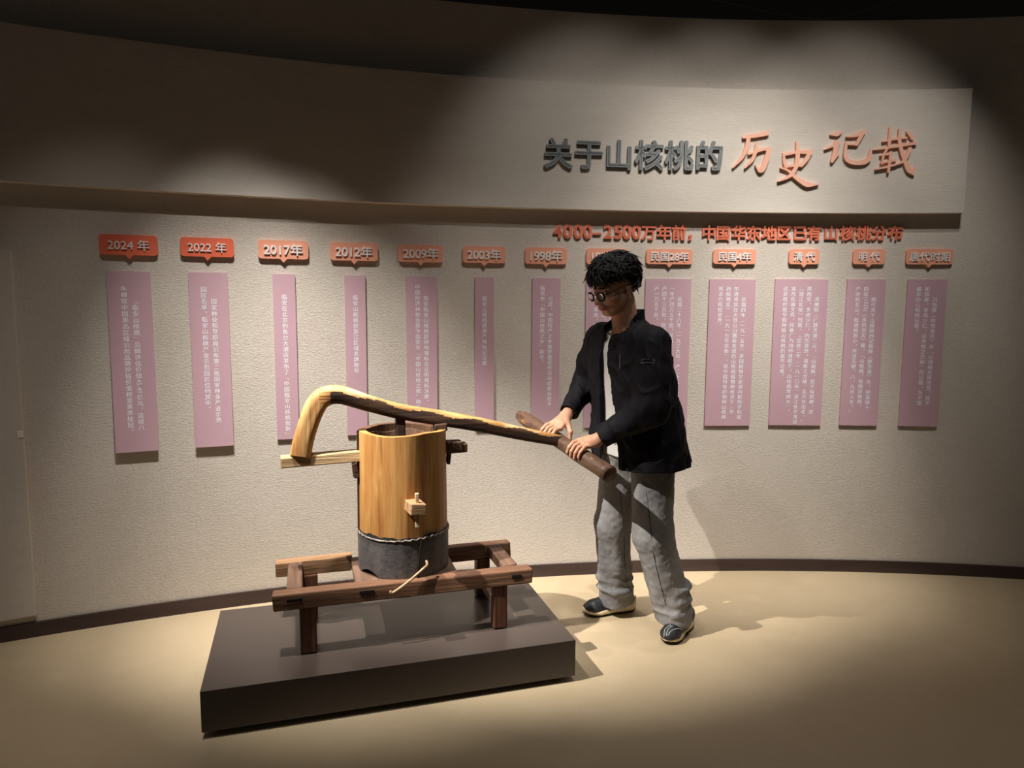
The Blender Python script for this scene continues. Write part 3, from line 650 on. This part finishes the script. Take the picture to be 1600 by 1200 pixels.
# torso and legs kept inside the clothes
def at_z(z, k=0.0): return A3(np.interp(z, [.8, 1.0, 1.15, 1.3, 1.46], [.575, .555, .535, .515, .505]), np.interp(z, [.8, 1.46], [3.165, 3.15]), z)
body.u(cap(at_z(.88), at_z(1.05), .095, .095), .03).u(cap(at_z(1.05), at_z(1.28), .095, .105), .03)
body.u(cap(shL-LV*.03-ZV*.02, shR+LV*.03-ZV*.02, .052, .052), .05)
body.u(cap(at_z(1.33), hd(-.02, 0, -.075), .062, .054), .03)
hipL, hipR = at_z(.88)+LV*.07, at_z(.88)-LV*.07
knL, knR = A3(.635, 3.105, .47), A3(.485, 3.275, .48)
anL, anR = A3(.775, 3.165, .09), A3(.560, 3.365, .09)
for hp, kn, an in ((hipL, knL, anL), (hipR, knR, anR)): body.u(cap(hp, kn, .075, .05), .03).u(cap(kn, an, .045, .033), .02)
# arms
for sh, el, wr in ((shL, elL, wrL), (shR, elR, wrR)):
    body.u(cap(sh, el, .045, .037), .03).u(cap(el, wr, .036, .026), .02)
# head
body.u(ell(hd(-.012, 0, .03), (.094, .074, .088), HB), .02).u(ell(hd(.034, 0, -.042), (.056, .054, .068), HB), .03)
body.u(cap(hd(.070, -.012, -.095), hd(.070, .012, -.095), .018), .02)
for sgn in (-1, 1):
    body.u(cap(hd(-.005, .058*sgn, -.05), hd(.062, .018*sgn, -.094), .016, .014), .022)
    body.u(ell(hd(.056, .036*sgn, -.034), (.027, .024, .022), HB), .02)
    body.u(cap(hd(.086, .012*sgn, .012), hd(.070, .046*sgn, .014), .009, .008), .014)
    body.sub(ell(hd(.098, .031*sgn, -.004), (.014, .020, .011), HB), .012)
    body.u(ell(hd(.0755, .031*sgn, -.004), (.0135, .0165, .0105), HB), .004)
    body.u(ell(hd(.104, .0115*sgn, -.043), (.0095, .0075, .0075), HB), .007)
    # ear
    body.u(ell(hd(-.012, .077*sgn, -.008), (.018, .007, .031), HB), .008)
    body.sub(ell(hd(-.006, .085*sgn, -.004), (.009, .006, .018), HB), .005)
    body.u(ell(hd(-.004, .074*sgn, -.034), (.008, .006, .009), HB), .005)
body.u(cap(hd(.088, 0, .004), hd(.112, 0, -.034), .0075, .010), .012).u(ell(hd(.112, 0, -.037), (.0115, .0115, .0095), HB), .008)
body.u(ell(hd(.084, 0, -.066), (.020, .026, .016), HB), .012)
body.u(cap(hd(.099, -.013, -.062), hd(.099, .013, -.062), .0058), .005).u(cap(hd(.096, -.012, -.072), hd(.096, .012, -.072), .0068), .005)
body.sub(cap(hd(.108, -.018, -.067), hd(.108, .018, -.067), .0028), .003)
# hands: palm, four fingers bent over the handle, thumb on the near side of the palm
def hand(frac, wrist, thumb_al, spread, lens, angs, r0s):
    c = onbar(frac)
    kn = [around(c, 78, RB+.021, al) for al in spread]
    mid = sum(kn)/4; d = wrist-mid
    for k, p in enumerate(kn):
        w = wrist+bd*spread[k]*0.45-ZV*.002
        body.u(cap(w, p, .0145, .0105), .012)
    body.u(cap(wrist, mid+d*.35, .024, .021), .015)
    for k, al in enumerate(spread):
        a = angs[k]; sp = r0s[k]
        p0 = kn[k]; p1 = around(c, a[0], RB+.016+sp, al*1.06); p2 = around(c, a[1], RB+.011+sp*.6, al*1.1); p3 = around(c, a[2], RB+.0085, al*1.12)
        body.u(cap(p0, p1, .0102, .0088), .004).u(cap(p1, p2, .0088, .0080), .0015).u(cap(p2, p3, .0080, .0068), .0015)
    t0 = wrist+(mid-wrist)*.30+bd*thumb_al*.45; t1 = around(c, 38, RB+.034, thumb_al*1.05); t2 = around(c, 8, RB+.016, thumb_al*1.22); t3 = around(c, -24, RB+.009, thumb_al*1.26)
    body.u(cap(t0, t1, .0165, .0115), .012).u(cap(t1, t2, .0112, .0098), .004).u(cap(t2, t3, .0098, .0078), .003)
SPR = [-.032, -.011, .011, .032]
hand(.40, wrR, .052, SPR, None, [(112, 146, 172), (120, 154, 184), (122, 158, 188), (112, 150, 178)], [0, 0, .001, .004])
hand(.70, wrL, -.052, SPR, None, [(116, 150, 182), (124, 160, 192), (122, 156, 190), (106, 140, 168)], [0, .001, .001, .006])
V, Fc = surface(body, (.06, 2.86, -.02), (.90, 3.50, 1.73), .0032)
me_p = npobj('person', V, Fc, [M['skin'], M['lip'], M['brow']], None, PB); person = me_p; person.location = PB
# lips, brows and lash line take their own colour
cs = np.empty(len(me_p.data.polygons)*3); me_p.data.polygons.foreach_get('center', cs); cs = (cs.reshape(-1, 3)+PB-HC)@HB
mi = np.zeros(len(cs), np.int32)
lipm = (cs[:, 0] > .090) & (np.abs(cs[:, 1]) < .019) & (cs[:, 2] > -.0785) & (cs[:, 2] < -.0575); mi[lipm] = 1
bro = (cs[:, 0] > .06) & (np.abs(np.abs(cs[:, 1])-.031) < .018) & (np.abs(cs[:, 2]-.0175+.12*(np.abs(cs[:, 1])-.031)**1) < .0020); mi[bro] = 2
lash = (cs[:, 0] > .07) & (np.abs(np.abs(cs[:, 1])-.031) < .014) & (np.abs(cs[:, 2]+.0105) < .0018); mi[lash] = 2
me_p.data.polygons.foreach_set('material_index', mi)
tag(person, 'person in black jacket and grey jeans, looking down, both hands on the cross handle', 'person')
# hair: a cap plus many locks combed from the crown
def hair_lim(az):   # lowest polar angle by azimuth (0 = forehead, 180 = nape)
    return np.interp(abs(az), [0, 35, 60, 78, 95, 115, 150, 180], [90, 92, 94, 95, 98, 128, 142, 144])
HC2 = hd(-.010, 0, .036); HR = A3(.110, .093, .100)
def hair_post(P, d):
    q = (P-HC2)@HB; az = np.degrees(np.arctan2(q[:, 1], q[:, 0])); pol = np.degrees(np.arccos(np.clip(q[:, 2]/(np.linalg.norm(q, axis=1)+1e-9), -1, 1)))
    lim = hair_lim(az); d = d-.012*vnoise(P*36)-.006*vnoise(P*95+3.3)
    return np.maximum(d, (pol-lim)/57.3*.1+.006*vnoise(P*70+8))
hf = Field(hair_post).u(ell(HC2, HR, HB), .01).u(ell(hd(-.055, 0, .02), (.070, .086, .078), HB), .03)
V, Fc = surface(hf, HC2-.19, HC2+.19, .0034)
hair = npobj('hair', V, Fc, M['hair'], person, PB)
rng = random.Random(11); Lk = Lump()
for k in range(700):
    az = rng.uniform(-180, 180); lim = float(hair_lim(az)); p0 = rng.uniform(4, lim-22); ln = rng.uniform(22, 44); p1 = min(p0+ln, lim+rng.uniform(2, 10))
    daz = rng.uniform(-26, 26); w = rng.uniform(.0042, .0085); lift = rng.uniform(.002, .011); flick = rng.uniform(-.008, .016) if rng.random() < .86 else rng.uniform(.014, .036)
    pts = []; m = 7; ph = rng.uniform(0, 6)
    for j in range(m+1):
        f = j/m; po = R(p0+(p1-p0)*f); aa = R(az+daz*math.sin(f*1.6)+6*math.sin(f*5+ph))
        rr_ = 1.0+(lift*math.sin(math.pi*min(1, f*1.1))+flick*f**3)/.1
        q = A3(math.sin(po)*math.cos(aa)*HR[0], math.sin(po)*math.sin(aa)*HR[1], math.cos(po)*HR[2])*rr_
        if abs(math.degrees(aa)) > 100: q[0] -= .012*math.sin(po)
        pts.append(HC2+HB@q)
    fr_ = frames([Vector(p) for p in pts]); vs = []; fs_ = []; ns = 5
    for j, (p, t, n_, b_) in enumerate(fr_):
        ww = w*(1-(j/m)**2.2)+.0006
        for a in range(ns):
            an = 2*math.pi*a/ns; vs.append(p+n_*math.cos(an)*ww+b_*math.sin(an)*ww*.55-Vector(PB))
    for j in range(m):
        for a in range(ns): fs_.append((j*ns+a, j*ns+(a+1) % ns, (j+1)*ns+(a+1) % ns, (j+1)*ns+a))
    Lk.add(np.array([tuple(v) for v in vs]), fs_)
lk = Lk.obj('hair_locks', M['hair'], hair); lk.data.polygons.foreach_set('use_smooth', [True]*len(lk.data.polygons))
# clothes
def tor(P, ws, ds, zs, shrink=0.0, pw_=2.3):
    z = P[:, 2]; cx = np.interp(z, [.8, 1.0, 1.15, 1.3, 1.46], [.582, .56, .537, .515, .508]); cy = np.interp(z, [.8, 1.46], [3.168, 3.15])
    q = np.stack([P[:, 0]-cx, P[:, 1]-cy], 1); l = q@LV[:2]; f = q@FV[:2]
    w = np.interp(z, zs, ws)-shrink; d = np.interp(z, zs, ds)-shrink
    k = (np.abs(l/w)**pw_+np.abs(f/d)**pw_)**(1/pw_); return (k-1)*np.minimum(w, d)*.9, l, f
JZ = [.78, .85, 1.0, 1.15, 1.28, 1.36, 1.415, 1.44, 1.50]; JW = [.238, .236, .222, .210, .198, .172, .110, .072, .068]; JD = [.176, .172, .158, .150, .140, .120, .092, .076, .074]
def jtor(P): return tor(P, JW, JD, JZ)[0]
def folds(P, a, b, n, amp, ph=0.0):
    ab = b-a; h = (P-a)@ab/(ab@ab); w = np.exp(-((h-.5)/.5)**2); return amp*w*np.sin(h*n*6.283+ph+3*vnoise(P*9))
def jpost(P, d):
    d = d-.0065*vnoise(P*A3(17, 17, 6.5))-.0035*vnoise(P*A3(38, 38, 16)+4)
    rg = 1-np.abs(vnoise(P@np.array([[.8, .3, -.5], [-.2, .9, .3], [.5, -.3, .8]])*A3(15, 30, 11)+6)); d = d-.0065*(rg**4-.25)
    z = P[:, 2]; dt, l, f = tor(P, JW, JD, JZ)
    for el, wr, r in ((elL, wrL, .036), (elR, wrR, .034)):                        # cuffs: cut square and hollowed
        dv = (wr-el)/np.linalg.norm(wr-el); e = wr*.86+el*.14; q = P-e; sx = q@dv; rad = np.linalg.norm(q-np.outer(sx, dv), axis=1)
        m = (rad < .066) & (sx > -.05) & (sx < .08); d = np.where(m, np.maximum(np.maximum(d, sx-.010), -np.maximum(rad-r, -.03-sx)), d)
    inner = np.maximum(tor(P, JW, JD, JZ, .011)[0], z-1.60)
    d = np.maximum(d, -inner)
    d = np.maximum(d, .795+.010*vnoise(P*8)-z)                                   # hem
    fr0 = np.clip(f, 0, 1); top = 1.487-.95*np.maximum(0, f+.012); d = np.where(z > 1.36, np.maximum(d, z-np.maximum(top, 1.365)), d)
    # the open front: narrow at the chest, wide at the hem
    c0 = np.interp(z, [.80, .95, 1.1, 1.3, 1.45], [-.020, -.020, -.014, -.014, -.014]); hw = np.interp(z, [.80, .95, 1.1, 1.25, 1.36, 1.42, 1.48], [.060, .052, .036, .024, .022, .034, .060])+.004*vnoise(P*14)
    op = np.maximum(np.abs(l-c0)-hw, .02-f); d = np.where(np.abs(dt) < .08, np.maximum(d, -op), d)
    return d
jk = Field(jpost).u(jtor, .01)
jk.u(cap(shL-LV*.015-ZV*.006, shL*.45+elL*.55, .083, .076), .05).u(cap(shL*.45+elL*.55, elL, .076, .074), .02)
jk.u(cap(elL, wrL*.86+elL*.14, .074, .046), .03)
# cuffs, hem and front edge are finished in jpost
jk.u(cap(shR+LV*.015-ZV*.006, shR*.45+elR*.55, .080, .068), .05).u(cap(shR*.45+elR*.55, elR, .068, .062), .02).u(cap(elR, wrR*.84+elR*.16, .062, .044), .03)
# bunched cloth at the near elbow
for a, b, r in (((.665, 2.915, 1.105), (.55, 2.885, 1.145), .012), ((.60, 2.885, 1.085), (.50, 2.90, 1.085), .010)): jk.u(cap(a, b, r, r*.7), .02)
V, Fc = surface(jk, (.16, 2.78, .76), (.86, 3.52, 1.53), .0045)
jacket = npobj('jacket', V, Fc, M['jacket'], person, PB); jacket['label'] = 'open black zip jacket'
SZ = [.80, .95, 1.15, 1.30, 1.38, 1.43, 1.47]; SW = [.175, .170, .165, .165, .135, .085, .07]; SD = [.140, .132, .126, .116, .098, .078, .068]
def spost(P, d):
    d = d-.004*vnoise(P*A3(16, 16, 6)+9); z = P[:, 2]; _, l, f = tor(P, SW, SD, SZ)
    d = np.maximum(d, .832+.006*vnoise(P*10)-z); d = np.maximum(d, z-(1.430-.75*np.maximum(0, f+.02)))
    return d
V, Fc = surface(Field(spost).u(lambda P: tor(P, SW, SD, SZ)[0], .01), (.30, 2.92, .80), (.78, 3.40, 1.48), .0045)
npobj('t_shirt', V, Fc, M['shirt'], person, PB)
def ppost(P, d):
    z = P[:, 2]; low = np.clip((.40-z)/.35, 0, 1)
    d = d-.004*vnoise(P*A3(20, 20, 4)+2)-(.0015+.009*low)*vnoise(P*A3(16, 16, 15)+5)-.002*vnoise(P*55)
    return np.maximum(np.maximum(d, .055+.02*vnoise(P*5+1)+np.where(P[:, 0] > .63, 0, .0)-z), z-.96)
pt = Field(ppost)
pt.u(ell(at_z(.90)+A3(0, 0, 0), (.175, .125, .14), np.stack([LV, FV, ZV], 1)), .02)
for hp, kn, an, r in ((at_z(.86)+LV*.085, A3(.640, 3.10, .48), A3(.752, 3.145, .10), (.100, .088, .084)), (at_z(.86)-LV*.085, A3(.482, 3.28, .48), A3(.515, 3.345, .10), (.100, .086, .080))):
    pt.u(cap(hp, kn, r[0], r[1]), .03).u(cap(kn, an, r[1], r[2]), .03).u(cap(an, an-ZV*.09, r[2], r[2]+.002), .02)
# bunched folds above the shoes
for c, k in (((.740, 3.14, .17), 1), ((.510, 3.335, .19), -1)):
    c = A3(*c)
    for dz, am in ((0, .088), (-.05, .09), (.06, .086)): pt.u(ell(c+A3(.003*k, 0, dz), (am, am, .020)), .02)
V, Fc = surface(pt, (.36, 2.95, .02), (.88, 3.50, 1.0), .0045)
npobj('jeans', V, Fc, M['denim'], person, PB)['label'] = 'wide washed grey jeans'
# shoes, each in its own frame
def shoe(toe, heel, label):
    toe, heel = A3(*toe, 0), A3(*heel, 0); f = toe-heel; L = np.linalg.norm(f); f /= L; l = np.cross(ZV, f); c = (toe+heel)/2; Bm = np.stack([f, l, ZV], 1)
    def g(a, b, z): return c+f*a+l*b+ZV*z
    up = Field(lambda P, d: np.maximum(d-.0012*vnoise(P*120), .024-P[:, 2]))
    up.u(cap(g(-.095, 0, .062), g(-.02, 0, .058), .036, .040), .02).u(cap(g(-.02, 0, .056), g(.075, 0, .040), .042, .036), .02).u(ell(g(.085, 0, .036), (.052, .043, .030), Bm), .02)
    up.u(cap(g(-.085, 0, .085), g(-.045, 0, .095), .034, .036), .02).sub(cap(g(-.06, 0, .13), g(-.05, 0, .16), .030, .034), .008)
    up.u(cap(g(-.118, 0, .10), g(-.124, 0, .122), .010, .006), .012)
    V, Fc = surface(up, c-A3(.2, .2, .03), c+A3(.2, .2, .19), .004)
    s = npobj('shoe', V, Fc, [M['shoe'], M['shoe_grey']], person, PB); s['label'] = label
    # sole lofted from heel to toe
    def sole(name, zlo, zhi, grow, m, par):
        V = []; Fq = []; n = 30; K = 16
        for i in range(n+1):
            x = -.5*L-.004+(L+.006)*i/n; t = i/n
            w = np.interp(t, [0, .03, .1, .25, .45, .7, .88, .97, 1], [.004, .020, .034, .038, .034, .047, .041, .022, .004])+grow
            rise = .016*max(0, (t-.72)/.28)**1.8+.020*max(0, (.10-t)/.10)**2
            thick = np.interp(t, [0, .15, .5, .8, 1], [1.35, 1.25, 1.0, .8, .7])
            for k in range(K):
                a = 2*math.pi*k/K; yy = math.copysign(abs(math.cos(a))**.8, math.cos(a))*w; zz = math.copysign(abs(math.sin(a))**.7, math.sin(a))
                V.append(g(x, yy, zlo+rise+(zhi-zlo)*thick*(zz*.5+.5))-PB)
        for i in range(n):
            for k in range(K): Fq.append((i*K+k, i*K+(k+1) % K, (i+1)*K+(k+1) % K, (i+1)*K+k))
        Fq += [tuple(range(K-1, -1, -1)), tuple(n*K+k for k in range(K))]
        return pyobj(name, V, Fq, m, par, True)
    sole('sole', .004, .040, .001, M['sole'], s); sole('outsole', 0.0, .010, -.002, M['rubber'], s)
    for k in range(4):   # laces across the instep
        x = .005+.018*k; z = .0985-.0105*k
        sweep('lace', [g(x+.003, -.020, z-.008)-PB, g(x, -.008, z)-PB, g(x, .008, z)-PB, g(x+.003, .020, z-.008)-PB], .0026, M['shoe_grey'], s, 8)
    return s, g, up
shL_, gL, upL = shoe((.690, 3.012), (.850, 3.222), 'black running shoe nearest the viewer')
shR_, gR, upR = shoe((.352, 3.312), (.618, 3.388), 'black running shoe with cream sole beside the plinth')
# eyeglasses resting on the nose and ears
g0 = hd(.112, 0, -.006)
def hl(f, l, u): return HF*f+lh*l+HU*u
gl_ = empty('eyeglasses', g0)
for sgn in (-1, 1):
    ring = []
    for k in range(33):
        a = 2*math.pi*k/32; c_, s_ = math.cos(a), math.sin(a); q = (abs(c_)**2.8+abs(s_)**2.8)**(-1/2.8)
        ring.append(hl(-.010*abs(c_*q*sgn+1)*.3, sgn*.0335+.0245*c_*q, .0205*s_*q-.004))
    sweep('rim', ring, 0.0013, M['frame'], gl_, 8)
    n_ = len(ring)-1; cen = sum(ring[:-1])/n_
    pyobj('lens', [tuple(cen+HF*.0006)]+[tuple(r) for r in ring[:-1]]+[tuple(cen-HF*.0006)]+[tuple(r-HF*.0008) for r in ring[:-1]],
          [(0, 1+k, 1+(k+1) % n_) for k in range(n_)]+[(n_+1, n_+2+(k+1) % n_, n_+2+k) for k in range(n_)]+[(1+k, n_+2+k, n_+2+(k+1) % n_, 1+(k+1) % n_) for k in range(n_)], M['lens'], gl_, True)
    sweep('temple', [hl(-.006, sgn*.058, .004), hl(-.03, sgn*.071, .006), hl(-.09, sgn*.080, .008), hl(-.125, sgn*.082, .006), hl(-.140, sgn*.082, -.012)], 0.0017, M['frame'], gl_, 8)
sweep('bridge', [hl(0, -.010, .002), hl(.004, 0, .006), hl(0, .010, .002)], 0.0015, M['frame'], gl_, 8)
tag(gl_, 'thin black framed eyeglasses worn by the person looking down', 'glasses')
# small trimmings: metal zip edge, grey print on the near sleeve, silver lines on the near shoe
def on(pts, lift): return [A3(*q)+A3(*n)*lift-PB for q, n in pts]
def trim(name, m, parent, strokes):
    L = Lump()
    for pts, r in strokes:
        P = catmull(pts, 4) if len(pts) > 2 else [Vector(p) for p in pts]
        fr_ = frames(P); vs = []; fs_ = []; n_ = 6
        for (p, t, nn, bb) in fr_:
            for k in range(n_):
                a = 2*math.pi*k/n_; vs.append(tuple(p+nn*math.cos(a)*r+bb*math.sin(a)*r))
        for j in range(len(fr_)-1):
            for k in range(n_): fs_.append((j*n_+k, j*n_+(k+1) % n_, (j+1)*n_+(k+1) % n_, (j+1)*n_+k))
        fs_ += [tuple(range(n_-1, -1, -1)), tuple((len(fr_)-1)*n_+k for k in range(n_))]
        L.add(np.array(vs), fs_)
    return L.obj(name, m, parent)
T_LOGO = [((0.5292, 2.9309, 1.2754), (-0.67, -0.68, 0.29)), ((0.5383, 2.9235, 1.28), (-0.68, -0.67, 0.28)), ((0.5496, 2.9136, 1.2835), (-0.67, -0.71, 0.22)), ((0.5611, 2.9048, 1.2829), (-0.29, -0.94, 0.19)), ((0.5766, 2.9032, 1.2805), (0.04, -0.91, 0.42)), ((0.5821, 2.905, 1.2843), (0.0, -0.93, 0.38)), ((0.5771, 2.8963, 1.2613), (-0.19, -0.94, 0.26)), ((0.531, 2.9248, 1.2653), (-0.68, -0.66, 0.3)), ((0.5423, 2.9144, 1.2675), (-0.64, -0.7, 0.32)), ((0.5562, 2.9046, 1.2689), (-0.41, -0.87, 0.27)), ((0.5709, 2.8994, 1.2689), (-0.26, -0.95, 0.18)), ((0.5396, 2.9132, 1.2597), (-0.66, -0.67, 0.34))]
T_ZIP = [((0.4598, 3.0188, 1.2996), (-0.56, -0.81, 0.17)), ((0.4589, 3.0168, 1.2779), (-0.7, -0.72, -0.03)), ((0.4592, 3.0171, 1.256), (-0.86, -0.51, 0.05)), ((0.4596, 3.0133, 1.2344), (-0.9, -0.44, 0.05)), ((0.4605, 3.0077, 1.1966), (-0.98, -0.16, -0.15)), ((0.4624, 3.0122, 1.1412), (-0.79, -0.58, 0.19))]
T_A = [((0.6826, 3.0122, 0.037), (-0.65, -0.76, 0.0)), ((0.6851, 3.0196, 0.0508), (-0.48, -0.5, 0.72)), ((0.6912, 3.0361, 0.0615), (-0.47, -0.22, 0.86)), ((0.7022, 3.0416, 0.0694), (-0.5, -0.32, 0.81)), ((0.715, 3.0488, 0.076), (-0.27, -0.18, 0.95)), ((0.7205, 3.0434, 0.0753), (-0.05, -0.36, 0.93))]
T_B = [((0.6922, 3.0081, 0.046), (-0.42, -0.82, 0.38)), ((0.6974, 3.018, 0.0576), (-0.42, -0.46, 0.78)), ((0.7046, 3.0285, 0.0652), (-0.28, -0.31, 0.91)), ((0.7175, 3.0399, 0.0733), (-0.17, -0.33, 0.93)), ((0.7291, 3.0434, 0.0753), (0.18, -0.28, 0.94))]
T_C = [((0.7002, 3.006, 0.0491), (-0.15, -0.76, 0.63)), ((0.708, 3.0145, 0.0579), (-0.04, -0.61, 0.79)), ((0.7158, 3.0205, 0.0625), (-0.0, -0.51, 0.86)), ((0.7351, 3.0307, 0.0667), (0.3, -0.51, 0.81)), ((0.7539, 3.0411, 0.0625), (0.48, -0.41, 0.78)), ((0.7778, 3.0635, 0.0481), (0.74, -0.67, 0.11))]
T_E = [((0.7393, 3.0479, 0.0748), (0.16, -0.34, 0.92))]
T_SEAML = [((0.5862, 3.0109, 0.7), (-0.4, -0.91, -0.1)), ((0.6003, 3.0136, 0.6081), (-0.29, -0.95, -0.05)), ((0.6137, 3.0086, 0.4948), (-0.35, -0.93, 0.1)), ((0.6379, 3.0283, 0.3718), (-0.41, -0.9, -0.16)), ((0.6731, 3.0442, 0.2479), (-0.35, -0.88, -0.32)), ((0.6965, 3.062, 0.166), (-0.33, -0.88, -0.33))]
T_SEAMR = [((0.4964, 3.1645, 0.6585), (-0.07, -0.99, -0.13)), ((0.5098, 3.1791, 0.5583), (0.16, -0.95, -0.27)), ((0.5261, 3.2076, 0.4275), (0.62, -0.74, -0.25)), ((0.5369, 3.2375, 0.2929), (0.65, -0.76, -0.03)), ((0.5489, 3.2583, 0.1842), (0.44, -0.86, -0.27))]
lg = on(T_LOGO, .0012)
trim('sleeve_print', M['jacket_trim'], jacket, [([lg[0], lg[1], lg[2]], .0011), ([lg[2], lg[3]], .0009), ([lg[7], lg[8], lg[9], lg[10]], .0014), ([lg[7], lg[8]], .0024), ([lg[5], lg[6]], .0012), ([lg[1], lg[11]], .0006)])['label'] = 'small grey print on the sleeve'
trim('zip_edge', M['jacket_trim'], jacket, [(on(T_ZIP[:4], .0008), .0014)])
trim('shoe_emblem', M['silver_line'], shL_, [(on(q, .0010), .0013) for q in (T_A, T_B, T_C)])['label'] = 'thin silver loop emblem'
jeans_ = [c for c in person.children if c.name.startswith('jeans')][0]
trim('side_seam', M['jacket'], jeans_, [(on(T_SEAML, .0003), .0012)]); trim('side_seam', M['jacket'], jeans_, [(on(T_SEAMR, .0003), .0012)])
